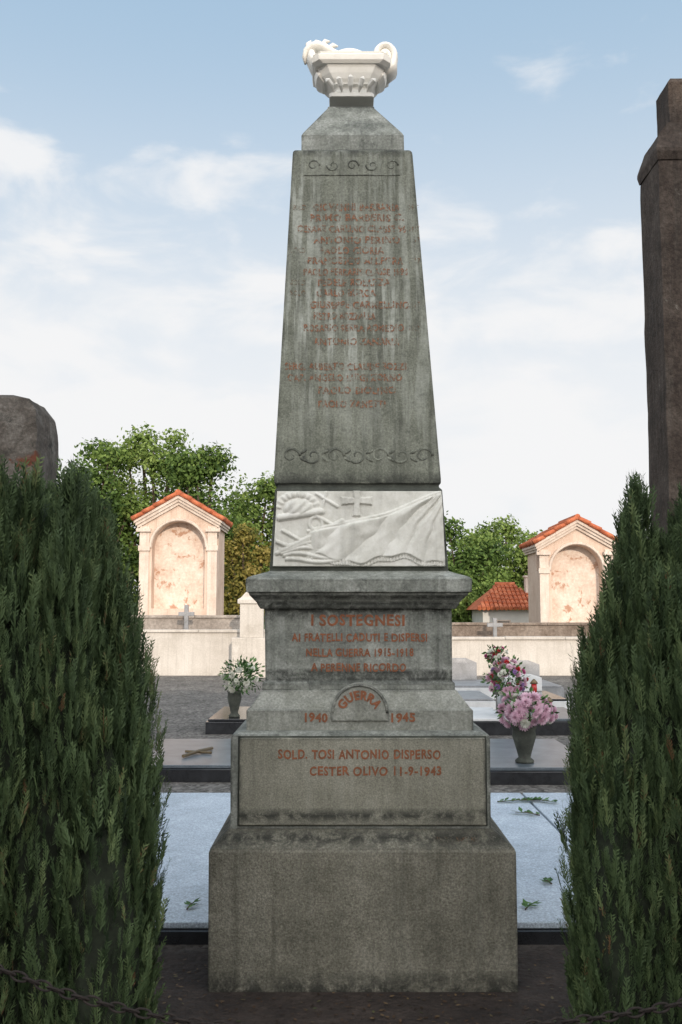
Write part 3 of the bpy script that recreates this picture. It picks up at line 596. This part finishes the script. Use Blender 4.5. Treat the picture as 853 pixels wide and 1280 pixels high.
# ================================================================ CHAPELS
def tile_roof(mb, x0, z0, x1, z1, ya, yb, r=.075):
    n = int((yb-ya)/(r*2.1)); L_ = math.hypot(x1-x0, z1-z0); k = max(2, int(L_/.32))
    for i in range(n+1):
        y = ya+(yb-ya)*i/n
        for j in range(k):
            a_ = j/k; b_ = min(1.03, (j+1.12)/k); dz = random.uniform(.01,.035)
            mb.tube([(x0+(x1-x0)*a_, y, z0+(z1-z0)*a_+.0), (x0+(x1-x0)*b_, y, z0+(z1-z0)*b_+dz)], [r*.82, r], 8)
def chapel(cx, y0, dz, label):
    rt = empty('chapel', (cx, y0, 0), label, 'chapel')
    W, D = 1.12, 1.9; pk = 5.04+dz; ev = 4.40+dz; zb = -.05; nw = .77; zs = 3.52+dz; nb = 1.75+dz
    top = lambda x: pk-(pk-ev)*abs(x)/W*1.0-.12
    a = MB(); n = 24; xs_ = [-W, -nw]+[-nw*math.cos(math.pi*i/n) for i in range(1, n)]+[nw, W]
    def lo(x): return zs+math.sqrt(max(0, nw*nw-x*x)) if abs(x) < nw else zs
    def pr_(x0, x1, l0, l1, t0, t1, ya=0, yb=.45):
        a.add([(cx+x0,y0+ya,l0),(cx+x1,y0+ya,l1),(cx+x1,y0+ya,t1),(cx+x0,y0+ya,t0),(cx+x0,y0+yb,l0),(cx+x1,y0+yb,l1),(cx+x1,y0+yb,t1),(cx+x0,y0+yb,t0)],
              [(0,1,2,3),(5,4,7,6),(0,4,5,1),(3,2,6,7)])
    for i in range(len(xs_)-1): pr_(xs_[i], xs_[i+1], lo(xs_[i]), lo(xs_[i+1]), top(xs_[i]), top(xs_[i+1]))
    a.box(cx-W, cx-nw, y0, y0+.45, zb, zs); a.box(cx+nw, cx+W, y0, y0+.45, zb, zs)
    a.box(cx-nw, cx+nw, y0, y0+.45, zb, nb)
    a.loft([[(cx-W, y, zb), (cx+W, y, zb), (cx+W, y, top(W)), (cx, y, pk-.12), (cx-W, y, top(W))] for y in (y0+.451, y0+D)])
    wall = a.build('wall', m_plas, rt, fix=False)
    a = MB(); pts = [(cx-nw, nb), (cx+nw, nb)]+[(cx+nw*math.cos(math.pi*i/n), zs+nw*math.sin(math.pi*i/n)) for i in range(n+1)]
    a.add([(x, y0+.44, z) for x, z in pts], [tuple(range(len(pts)))]); a.build('niche_fresco', m_niche, rt, fix=False)
    a = MB(); a.tube([(cx-(nw+.05)*math.cos(math.pi*i/24), y0-.02, zs+(nw+.05)*math.sin(math.pi*i/24)) for i in range(25)], .05, 6); a.build('arch_moulding', m_plas2, rt)
    for s in (-1, 1):
        a = MB(); xa, xb = sorted((cx+s*(nw+.08), cx+s*(W+.01)))
        a.box(xa, xb, y0-.05, y0-.003, zb, zs-.1); a.box(xa-.03, xb+.03, y0-.09, y0-.003, zs-.098, zs+.06)
        a.box(xa, xb, y0-.05, y0-.003, zs+.062, ev-.25); a.build('pilaster', m_plas2, rt, bev=.01)
    for s in (-1, 1):
        a = MB()
        for (d0, d1, pj, yp_) in ((.0,.09,.0,.20),(.09,.18,.04,.14),(.18,.27,.08,.08)):
            sl = (pk-ev)/W; xq = s*(W+.16-pj)
            q4 = [(cx, pk-d0), (cx+xq, pk-d0-sl*abs(xq)), (cx+xq, pk-d1-sl*abs(xq)), (cx, pk-d1)]
            if s < 0: q4 = q4[::-1]
            a.loft([[(x, y, z) for x, z in q4] for y in (y0-yp_+.0, y0+D+.1-yp_*.1)])
        xa, xb = sorted((cx+s*(W-.32), cx+s*(W+.10))); a.box(xa, xb, y0-.13, y0-.004, ev-.42, ev-.32)
        a.build('cornice', m_plas2, rt)
    for s in (-1, 1):
        a = MB(); sl = (pk-ev)/W; xe = W+.18
        tile_roof(a, cx+s*.03, pk+.05, cx+s*xe, pk+.05-sl*xe, y0-.22, y0+D+.15); a.build('roof', m_tile, rt, smooth=True)
    a = MB(); a.tube([(cx, y0-.26, pk+.08), (cx, y0+D+.18, pk+.08)], .09, 8); a.build('ridge_tile', m_tile, rt)
    return rt
q = P(223,700,29); chapel(q.x, 29, 0, 'peach plaster chapel with arched niche and tiled gable, left of the memorial')
q = P(721,700,30); chapel(q.x, 30, -.62, 'peach plaster chapel with arched niche, right, partly hidden by the conifer')
# ---- house
yh = 34; xl_ = P(596,760,yh).x; xr_ = P(692,760,yh).x; ze = P(600,762,yh).z; zr = P(640,732,yh+1.6).z
rt = empty('house', ((xl_+xr_)/2, yh, 0), 'small white house with red tiled roof and chimney between memorial and right chapel', 'house')
a = MB(); a.box(xl_+.25, xr_-.25, yh+.3, yh+3.2, -.05, ze-.02); a.build('wall', m_housew, rt)
a = MB(); a.add([(xl_,yh,ze),(xr_,yh,ze),(xr_-1,yh+1.75,zr),(xl_+.9,yh+1.75,zr),(xl_,yh+3.5,ze),(xr_,yh+3.5,ze)], [(0,1,2,3),(5,4,3,2),(4,0,3),(1,5,2),(0,4,5,1)])
for i in range(17):
    x = xl_+.1+(xr_-xl_-.2)*i/16; tmax = min(1, (x-xl_)/.9, (xr_-x)/1.0); k = max(1, int(tmax*6))
    for j in range(k):
        t0 = tmax*j/k; t1 = tmax*(j+1.15)/k if j < k-1 else tmax
        a.tube([(x, yh+1.75*t1, ze+(zr-ze)*t1+.01), (x, yh+1.75*t0-.03, ze+(zr-ze)*t0+.04)], [.06,.075], 6)
a.tube([(xl_+.9, yh+1.75, zr+.04), (xr_-1, yh+1.75, zr+.04)], .09, 8); rf = a.build('roof', m_tile, rt)
a = MB(); cx_ = P(661,740,yh+1.2).x; a.box(cx_-.13, cx_+.13, yh+1.0, yh+1.35, ze, zr+.28); a.box(cx_-.17, cx_+.17, yh+.96, yh+1.39, zr+.282, zr+.34); a.build('chimney', m_plas2, rf)
a = MB(); a.box(xl_+.7, xl_+1.2, yh+.27, yh+.298, ze-1.2, ze-.35); wn = a.build('window', m_plas2, rt)
a = MB(); a.box(xl_+.75, xl_+1.15, yh+.255, yh+.268, ze-1.15, ze-.4); a.build('pane', m_dkglass, wn)
# ---- unseen building added behind the camera to shade the foreground
az = Vector((.2,-.98,0)).normalized(); EL = R(16)
cc = Vector((.1,5.2,0))+az*25
rt = empty('shade_building', cc, 'large plain building added out of view behind the viewer to cast shade', 'shade_building')
pa = Vector((az.y,-az.x,0))
def cp(u, w, z): return cc+pa*u+az*w+Vector((0,0,z))
a = MB(); a.loft([[cp(-9,0,z), cp(9,0,z), cp(9,9,z), cp(-9,9,z)] for z in (-.05, 10.5)]); a.build('wall', m_wall, rt)
a = MB(); a.loft([[cp(-9.4,-.4,10.5), cp(-9.4,9.4,10.5), cp(-9.4,4.5,13.0)], [cp(9.4,-.4,10.5), cp(9.4,9.4,10.5), cp(9.4,4.5,13.0)]]); a.build('roof', m_tile, rt)
for k in range(4):
    a = MB(); a.loft([[cp(-7.5+k*5-.6,-.03,z), cp(-7.5+k*5+.6,-.03,z), cp(-7.5+k*5+.6,-.005,z), cp(-7.5+k*5-.6,-.005,z)] for z in (5, 8.5)]); a.build('window', m_dkglass, rt)
# ================================================================ TREES
def tree(name, x, y, H, clumps, m, label, n=9000, ls=.2, group=None, trunk=True, cat='tree'):
    rt = empty(name, (x, y, 0), label, cat, group)
    w = np.array([c_[3]*c_[4] for c_ in clumps]); idx = rng.choice(len(clumps), n, p=w/w.sum())
    cl = np.array(clumps)[idx]
    d = rng.normal(size=(n, 3)); d /= np.linalg.norm(d, axis=1, keepdims=True)
    r = rng.random(n)**.42*(1+.18*np.sin(d[:,0]*9+d[:,2]*11+idx)+.12*np.sin(d[:,1]*17+d[:,2]*5))
    r = np.where(rng.random(n) < .08, r*rng.uniform(1.05, 1.35, n), r)
    c_ = np.stack([x+cl[:,0]+d[:,0]*r*cl[:,3], y+cl[:,1]+d[:,1]*r*cl[:,3], cl[:,2]+d[:,2]*r*cl[:,4]], 1)
    c_[:,2] = np.maximum(c_[:,2], .05)
    nn_ = d*.7+rng.normal(size=(n,3))*.6+np.array([0,0,.3]); nn_ /= np.linalg.norm(nn_, axis=1, keepdims=True)
    t1 = np.cross(nn_, rng.normal(size=(n,3))); t1 /= np.linalg.norm(t1, axis=1, keepdims=True); t2 = np.cross(nn_, t1)
    s = ls*rng.uniform(.5, 1.2, n)[:, None]
    V = np.stack([c_-t1*s*.5, c_-t2*s*.3+nn_*s*.06, c_+t1*s*.5, c_+t2*s*.3+nn_*s*.06], 1).reshape(-1, 3)
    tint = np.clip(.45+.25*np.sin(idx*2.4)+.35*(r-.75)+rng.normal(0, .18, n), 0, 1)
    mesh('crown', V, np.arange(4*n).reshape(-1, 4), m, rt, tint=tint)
    a = MB(); z0 = min(c__[2]-c__[4]*.3 for c__ in clumps)
    a.tube([(x, y, -.05), (x+.08, y, z0*.5), (x-.05, y, z0), (x, y, H*.72)], [.2*H/8,.15*H/8,.12*H/8,.03], 8)
    for c__ in clumps:
        a.tube([(x, y, max(.3, z0*.7)), (x+c__[0]*.5, y+c__[1]*.5, (z0*.8+c__[2])/2), (x+c__[0], y+c__[1], c__[2]), (x+c__[0]*1.05, y+c__[1], c__[2]+c__[4]*.5)], [.09*H/8,.06*H/8,.03,.008], 5)
    a.build('trunk', m_bark, rt)
def px_tree(name, px, ytop, w_px, Y, m, label, n, ls=.2, ybot=720, seed=0, group=None):
    r = random.Random(seed); t_ = P(px, ytop, Y); b_ = P(px, ybot, Y); H = t_.z; zb = max(.4, b_.z); hw = w_px/2*Y/F*1.15; hz = (H-zb)/2; zc = (H+zb)/2
    cl = [(0, 0, zc-.1*hz, hw*.8, hz*.8)]
    for i in range(17):
        a_ = r.uniform(0, 2*math.pi); e = r.uniform(-.9, 1.25)
        cr = hw*r.uniform(.24,.40); ch = min(hz*.4, cr*r.uniform(.7, 1.0))
        cl.append((math.cos(a_)*math.cos(e)*(hw-cr*.7), math.sin(a_)*math.cos(e)*(hw-cr), zc+math.sin(e)*(hz-ch*.8), cr, ch))
    tree(name, t_.x, Y, H, cl, m, label, n, ls, group)
TG = 'trees beyond the cemetery wall'
px_tree('broadleaf_tree', 118, 538, 115, 40, m_leafA, 'leafy green tree at the left, behind the left conifer and pillar', 15000, .2, 790, 1, TG)
px_tree('broadleaf_tree', 196, 530, 125, 42, m_leafB, 'tallest light green tree, directly behind the left chapel', 17000, .2, 790, 2, TG)
px_tree('broadleaf_tree', 256, 556, 120, 39, m_leafA, 'mid green tree behind the right slope of the left chapel roof', 16000, .2, 790, 3, TG)
px_tree('broadleaf_tree', 320, 580, 115, 41, m_leafB, 'light green tree between left chapel and memorial', 16000, .2, 790, 4, TG)
px_tree('broadleaf_tree', 306, 652, 70, 35, m_leafC, 'low yellowing tree between left chapel and memorial', 8000, .16, 800, 5, TG)
px_tree('broadleaf_tree', 60, 590, 110, 43, m_leafB, 'light green tree mostly hidden by the left conifer', 6000, .2, 790, 6, TG)
px_tree('broadleaf_tree', 575, 645, 110, 41, m_leafA, 'green tree right next to the memorial edge, right side', 14000, .19, 810, 7, TG)
px_tree('broadleaf_tree', 632, 642, 120, 44, m_leafB, 'rounded green tree behind the red roofed house', 15000, .2, 810, 8, TG)
px_tree('broadleaf_tree', 692, 652, 115, 43, m_leafB, 'light green tree behind the right chapel roof', 12000, .2, 810, 9, TG)
px_tree('broadleaf_tree', 770, 660, 110, 43, m_leafA, 'green tree beyond the right chapel, behind the right conifer', 7000, .2, 810, 10, TG)
px_tree('broadleaf_tree', 450, 640, 150, 44, m_leafA, 'green tree hidden behind the memorial shaft', 7000, .2, 810, 11, TG)
px_tree('broadleaf_shrub', 590, 726, 80, 38, m_leafB, 'low bright green bush left of the red roof', 6000, .15, 800, 12)
# ================================================================ FLOWERS
def blossom_mesh(r, m, seed):
    rd = random.Random(seed); vs = []; fs = []; tn = []
    for layer, (np_, el, l) in enumerate(((12, .0, 1.0), (11, .35, .95), (9, .7, .85), (7, 1.05, .7), (4, 1.4, .55))):
        for i in range(np_):
            a_ = 2*math.pi*(i+.5*layer)/np_+rd.uniform(-.1,.1); e = el+rd.uniform(-.1,.1); d = Vector((math.cos(a_)*math.cos(e), math.sin(a_)*math.cos(e), math.sin(e))); s_ = Vector((-math.sin(a_), math.cos(a_), 0))
            w = r*.24; o = len(vs); up = Vector((0,0,r*.12))
            vs += [tuple(d*r*.08), tuple(d*r*l*.6-s_*w), tuple(d*r*l+up), tuple(d*r*l*.6+s_*w)]; fs.append((o,o+1,o+2,o+3)); tn.append(min(1, max(0, .25+.18*layer+rd.uniform(-.2,.2))))
    me = bpy.data.meshes.new('blossom'); me.from_pydata(vs, [], fs); me.update()
    at = me.attributes.new('tint', 'FLOAT', 'FACE'); at.data.foreach_set('value', np.array(tn, dtype=np.float32)); me.materials.append(m); return me
BL = {}
def blm(key, m, r): 
    if key not in BL: BL[key] = blossom_mesh(r, m, len(BL))
    return BL[key]
def bouquet(name, base_, vh, vr, vmat, fc, frx, frz, kinds, n, label, seed, leafn=160):
    rd = random.Random(seed); rt = empty(name, base_, label, 'flowers'); x, y, z = base_
    a = MB(); a.lathe([(vr*.75,0),(vr*.8,.02),(vr*.5,vh*.14),(vr*.62,vh*.3),(vr,vh*.72),(vr*.92,vh*.9),(vr*1.08,vh),(vr*.85,vh*1.0),(vr*.8,vh*.9)], base_, 20); a.build('vase', vmat, rt, smooth=True)
    c = Vector((x+fc[0], y+fc[1], z+vh+fc[2]))
    for i in range(n):
        while True:
            d = Vector((rd.uniform(-1,1), rd.uniform(-1,1), rd.uniform(-.6,1)))
            if .1 < d.length < 1: break
        d = d.normalized(); p = c+Vector((d.x*frx, d.y*frx, d.z*frz))*rd.uniform(.72, 1.08)
        me = rd.choice(kinds); o = bpy.data.objects.new('blossom', me); C.objects.link(o); o.parent = rt; o.location = p-Vector(base_)
        o.rotation_euler = d.to_track_quat('Z', 'Y').to_euler(); s_ = rd.uniform(.75, 1.2); o.scale = (s_,)*3
    vs = []; fs = []; tn = []
    for i in range(leafn):
        d = Vector((rd.gauss(0,1), rd.gauss(0,1), rd.gauss(.2,1))).normalized(); p = c+Vector((d.x*frx, d.y*frx, d.z*frz))*rd.uniform(.3, 1.12); t_ = (d+Vector((rd.uniform(-.6,.6),)*3)).normalized()
        s_ = t_.cross(Vector((rd.random(), rd.random(), rd.random()))).normalized(); l = rd.uniform(.04, .09); o = len(vs)
        vs += [tuple(p), tuple(p+t_*l*.5-s_*l*.22), tuple(p+t_*l), tuple(p+t_*l*.5+s_*l*.22)]; fs.append((o,o+1,o+2,o+3)); tn.append(rd.random())
    for i in range(14):
        d = Vector((rd.uniform(-.7,.7)*frx, rd.uniform(-.7,.7)*frx, 0)); o = len(vs); p0 = Vector((x, y, z+vh*.8)); p1 = c+d
        vs += [tuple(p0), tuple(p0+Vector((.006,0,0))), tuple(p1+Vector((.006,0,0))), tuple(p1)]; fs.append((o,o+1,o+2,o+3)); tn.append(.3)
    mesh('leaves', vs, fs, m_leafD, rt, tint=tn); return rt
k1 = [blm('p', m_pink, .062), blm('p2', m_pink, .05), blm('w2', m_whp, .05)]
bp = G(656,953,.162); bouquet('flower_vase', (bp.x, bp.y, .162), .36, .12, m_dark, (.03,0,.15), .28, .17, [k1[0], k1[1], k1[0], k1[1], k1[2]], 85, 'dark stone urn of pale pink chrysanthemums on the grave right of the memorial', 1, 240)
k2 = [blm('m', m_mag, .05), blm('w', m_whp, .045), blm('v', m_vio, .04), blm('p', m_pink, .06), blm('r', m_redp, .045)]
bp = P(634,905,14.0); bouquet('flower_vase', (bp.x, 14.0, .222), .3, .09, m_greyg, (0,0,.2), .27, .27, k2+[k2[1], k2[3]], 60, 'tall mixed pink, white and violet bouquet on the white marble grave', 2, 320)
bp = P(622,880,17.2); bouquet('flower_vase', (bp.x, 17.2, .252), .45, .1, m_dark, (0,0,.20), .19, .15, [blm('r', m_redp, .045), blm('w', m_whp, .045), blm('m', m_mag, .05)], 26, 'red and white bouquet standing farthest back, above the mixed bouquet', 3)
bp = P(293,903,b0+.3); bouquet('flower_vase', (bp.x, b0+.3, .202), .36, .1, m_dark, (.1,0,.2), .27, .23, [blm('w', m_whp, .045), blm('w3', m_whp, .055)], 26, 'dark vase of white flowers and green leaves on the low black grave, left', 4, 520)
def lantern(px, py, Y, z, label, s=1):
    p = P(px, py, Y); b_ = (p.x, Y, z); rt = empty('grave_lantern', b_, label, 'lantern')
    a = MB(); a.lathe([(.05*s,0),(.055*s,.02),(.04*s,.03)], b_, 12); a.build('base', m_brass, rt, smooth=True)
    a = MB(); a.lathe([(.045*s,.16*s),(.06*s,.17*s),(.03*s,.21*s),(.01*s,.23*s)], b_, 12); a.build('lid', m_brass, rt, smooth=True)
    a = MB(); a.lathe([(.04*s,.03),(.042*s,.1*s),(.04*s,.16*s)], b_, 12); a.build('lantern_glass', m_red, rt, smooth=True)
lantern(687,897,14.3,.222,'small red glass grave lantern right of the flower bouquets')
lantern(668,872,17.0,.252,'small red glass lantern on the grey grave behind the pink flowers', 1.2)
def sprig(p, ang, ln, n, label):
    rt_v = []; fs = []; tn = []; d = Vector((math.cos(ang), math.sin(ang), 0)); s = Vector((-d.y, d.x, 0)); rd = random.Random(int(p[0]*1000)); a = MB()
    for i in range(n):
        c = Vector(p)+d*ln*i/n+Vector((0,0,.012)); t_ = (d*.6+s*rd.choice((-1,1))*rd.uniform(.5,1)+Vector((0,0,rd.uniform(.0,.5)))).normalized(); w = t_.cross(Vector((0,0,1))).normalized(); l = rd.uniform(.04,.075); o = len(rt_v)
        rt_v += [tuple(c), tuple(c+t_*l*.5-w*l*.25), tuple(c+t_*l), tuple(c+t_*l*.5+w*l*.25)]; fs.append((o,o+1,o+2,o+3)); tn.append(rd.uniform(.4,1))
    r_ = empty('leaf_sprig', p, label, 'sprig'); mesh('leaves', rt_v, fs, m_leafD, r_, tint=tn)
    a.tube([Vector(p)+Vector((0,0,.006)), Vector(p)+d*ln*.5+Vector((0,0,.016)), Vector(p)+d*ln+Vector((0,0,.008))], [.005,.004,.002], 5); a.build('stem', m_bark, r_)
for i, (px, py, an, ln, n, lb_) in enumerate(((622,1003,.1,.36,30,'long leafy green sprig at the back of the right pale grave, beside the memorial'),(652,1000,-.5,.3,24,'shorter green sprig near the back of the right pale grave'),(690,1106,2.2,.07,5,'small green leaf cluster on the right pale grave, by the conifer'),
        (657,1138,1.0,.11,7,'small upright green sprig at the front of the right pale grave'),(234,1138,1.4,.12,7,'small green sprig at the front of the left pale grave'),(675,1020,2.6,.2,14,'small sprig on the joint of the right pale graves'))):
    sprig(tuple(G(px, py, .102)), an, ln, n, lb_)
# leaf litter
vs = []; fs = []; tn = []
for i in range(2600):
    x = rng.uniform(-2, 2.2); y = rng.uniform(3.6, 4.95)
    if -.6 < x < .8 and y > 4.5: continue
    a_ = rng.uniform(0, 6.28); l = rng.uniform(.008, .030); d = Vector((math.cos(a_), math.sin(a_), rng.uniform(-.2,.2))); s_ = Vector((-d.y, d.x, rng.uniform(-.3,.3))); c = Vector((x, y, rng.uniform(.004,.012))); o = len(vs)
    vs += [tuple(c), tuple(c+d*l*.5-s_*l*.25), tuple(c+d*l), tuple(c+d*l*.5+s_*l*.25)]; fs.append((o,o+1,o+2,o+3)); tn.append(rng.random())
ml = leafmat('dry_litter', [(0,(.03,.02,.014)), (.6,(.09,.055,.035)), (.9,(.16,.11,.06)), (1,(.07,.10,.04))], .1)
tag(mesh('leaf_litter', vs, fs, ml, tint=tn), 'scattered dry leaves and bits on the dark soil around the memorial', 'leaf litter', kind='stuff')
# ================================================================ CHAIN
YCh = 3.2
ctl = [P(-160,1165,YCh), P(-60,1195,YCh), P(0,1212,YCh), P(90,1244,YCh), P(200,1271,YCh), P(300,1285,YCh), P(430,1292,YCh), P(560,1290,YCh), P(660,1282,YCh), P(760,1271,YCh), P(853,1254,YCh), P(930,1232,YCh), P(1010,1195,YCh)]
dense = []
for i in range(len(ctl)-1):
    p_1, p0_, p1_, p2_ = ctl[max(0,i-1)], ctl[i], ctl[i+1], ctl[min(len(ctl)-1, i+2)]
    for k in range(20):
        t_ = k/20; dense.append(.5*((2*p0_)+(p1_-p_1)*t_+(2*p_1-5*p0_+4*p1_-p2_)*t_*t_+(3*p0_-p_1-3*p1_+p2_)*t_**3))
a = MB(); acc = 0; step = .040; nxt = 0; kk = 0
for i in range(len(dense)-1):
    sl = (dense[i+1]-dense[i]).length
    while nxt <= acc+sl:
        p = dense[i].lerp(dense[i+1], (nxt-acc)/sl); t_ = (dense[i+1]-dense[i]).normalized(); side = t_.cross(Vector((0,0,1))).normalized(); up = side.cross(t_)
        ang = (R(35) if kk % 2 else R(-55)); w = side*math.cos(ang)+up*math.sin(ang)
        pts = []
        for q in range(13):
            b_ = 2*math.pi*q/12; pts.append(p+t_*math.cos(b_)*.027+w*math.sin(b_)*.013)
        a.tube(pts, .0040, 6, cap=False); nxt += step; kk += 1
    acc += sl
tag(a.build('chain', m_iron, smooth=True), 'dark rusty iron chain sagging low across the foreground', 'chain')
for e, lb_ in ((ctl[0], 'short rusty iron post holding the left end of the chain'), (ctl[-1], 'short rusty iron post holding the right end of the chain')):
    rt = empty('chain_post', (e.x, e.y, 0), lb_, 'post'); a = MB(); a.lathe([(.035,-.05),(.035,.6),(.028,e.z-.02),(.028,e.z+.05)], (e.x,e.y,0), 12); a.build('shaft', m_iron, rt)
    a = MB(); a.lathe([(.01,0),(.04,.02),(.05,.05),(.04,.08),(.005,.1)], (e.x,e.y,e.z+.05), 12); a.build('knob', m_iron, rt, smooth=True)
# ================================================================ WORLD, SUN, CAMERA
w = bpy.data.worlds.new('World'); bpy.context.scene.world = w; w.use_nodes = True; nt = w.node_tree
bg = nt.nodes['Background']; sky = nt.nodes.new('ShaderNodeTexSky'); sky.sky_type = 'NISHITA'; sky.sun_disc = False
sky.sun_elevation = EL; sky.sun_rotation = math.atan2(az.x, az.y); sky.air_density = 1.0; sky.dust_density = 1.0; sky.ozone_density = 1.0
dirv = Vector((az.x*math.cos(EL), az.y*math.cos(EL), math.sin(EL)))
tc = nt.nodes.new('ShaderNodeTexCoord'); sp = nt.nodes.new('ShaderNodeSeparateXYZ'); nt.links.new(tc.outputs['Generated'], sp.inputs[0])
mp = nt.nodes.new('ShaderNodeMapping'); nt.links.new(tc.outputs['Generated'], mp.inputs[0]); mp.inputs['Scale'].default_value = (1.0, 1.0, 2.2); mp.inputs['Location'].default_value = (2.3, .7, .4)
n1 = noi(nt, mp.outputs[0], 8.0, 9, .52, .35); n2 = noi(nt, mp.outputs[0], 2.6, 4, .5)
def mr(x, a_, b_, c_, d_):
    m_ = nt.nodes.new('ShaderNodeMapRange'); m_.interpolation_type = 'SMOOTHSTEP'; nt.links.new(x, m_.inputs[0])
    for i, v_ in enumerate((a_, b_, c_, d_)): m_.inputs[i+1].default_value = v_
    return m_.outputs[0]
z = sp.outputs[2]; xx = sp.outputs[0]
cov = mr(z, .16, .52, .20, -.10)
cl = mth(nt, 'ADD', n1, cov); cl = mth(nt, 'ADD', cl, mth(nt, 'MULTIPLY', mth(nt, 'SUBTRACT', n2, .5), .5))
cl = mth(nt, 'ADD', cl, mth(nt, 'MULTIPLY', xx, -.12))
cloud = mr(cl, .50, .74, 0.0, .90); haze = mr(z, .16, .58, .90, .14)
fac = mth(nt, 'SUBTRACT', 1.0, mth(nt, 'MULTIPLY', mth(nt, 'SUBTRACT', 1.0, cloud), mth(nt, 'SUBTRACT', 1.0, haze)))
SK = .15
sc = mixc(nt, 1.0, sky.outputs[0], (SK, SK, SK), 'MULTIPLY')
blue = mixc(nt, .78, sc, (.33,.54,.75))
out = mixc(nt, fac, blue, (.92,.92,.925))
dt = nt.nodes.new('ShaderNodeVectorMath'); dt.operation = 'DOT_PRODUCT'; nt.links.new(tc.outputs['Generated'], dt.inputs[0]); dt.inputs[1].default_value = dirv
glow = mr(dt.outputs['Value'], -.20, 1.0, 0.0, 1.0)
gl = mixc(nt, 1.0, (1.8, 1.66, 1.5), glow, 'MULTIPLY')
out = mixc(nt, 1.0, out, gl, 'ADD')
nt.links.new(out, bg.inputs[0]); bg.inputs[1].default_value = 1.0
sd = bpy.data.lights.new('sun', 'SUN'); sd.energy = 2.6; sd.angle = R(.5); sd.color = (1,.84,.68); so_ = bpy.data.objects.new('sun', sd); C.objects.link(so_)
so_.rotation_euler = dirv.to_track_quat('Z', 'Y').to_euler(); so_.location = dirv*50
cd = bpy.data.cameras.new('camera'); cd.sensor_fit = 'VERTICAL'; cd.sensor_height = 36; cd.sensor_width = 24; cd.lens = 35; cd.clip_end = 3000
co = bpy.data.objects.new('camera', cd); C.objects.link(co); co.location = (0,0,CZ); co.rotation_euler = (math.pi/2+TH, 0, 0); bpy.context.scene.camera = co
sc_ = bpy.context.scene; sc_.view_settings.view_transform = 'Standard'; sc_.view_settings.look = 'None'; sc_.view_settings.exposure = 0
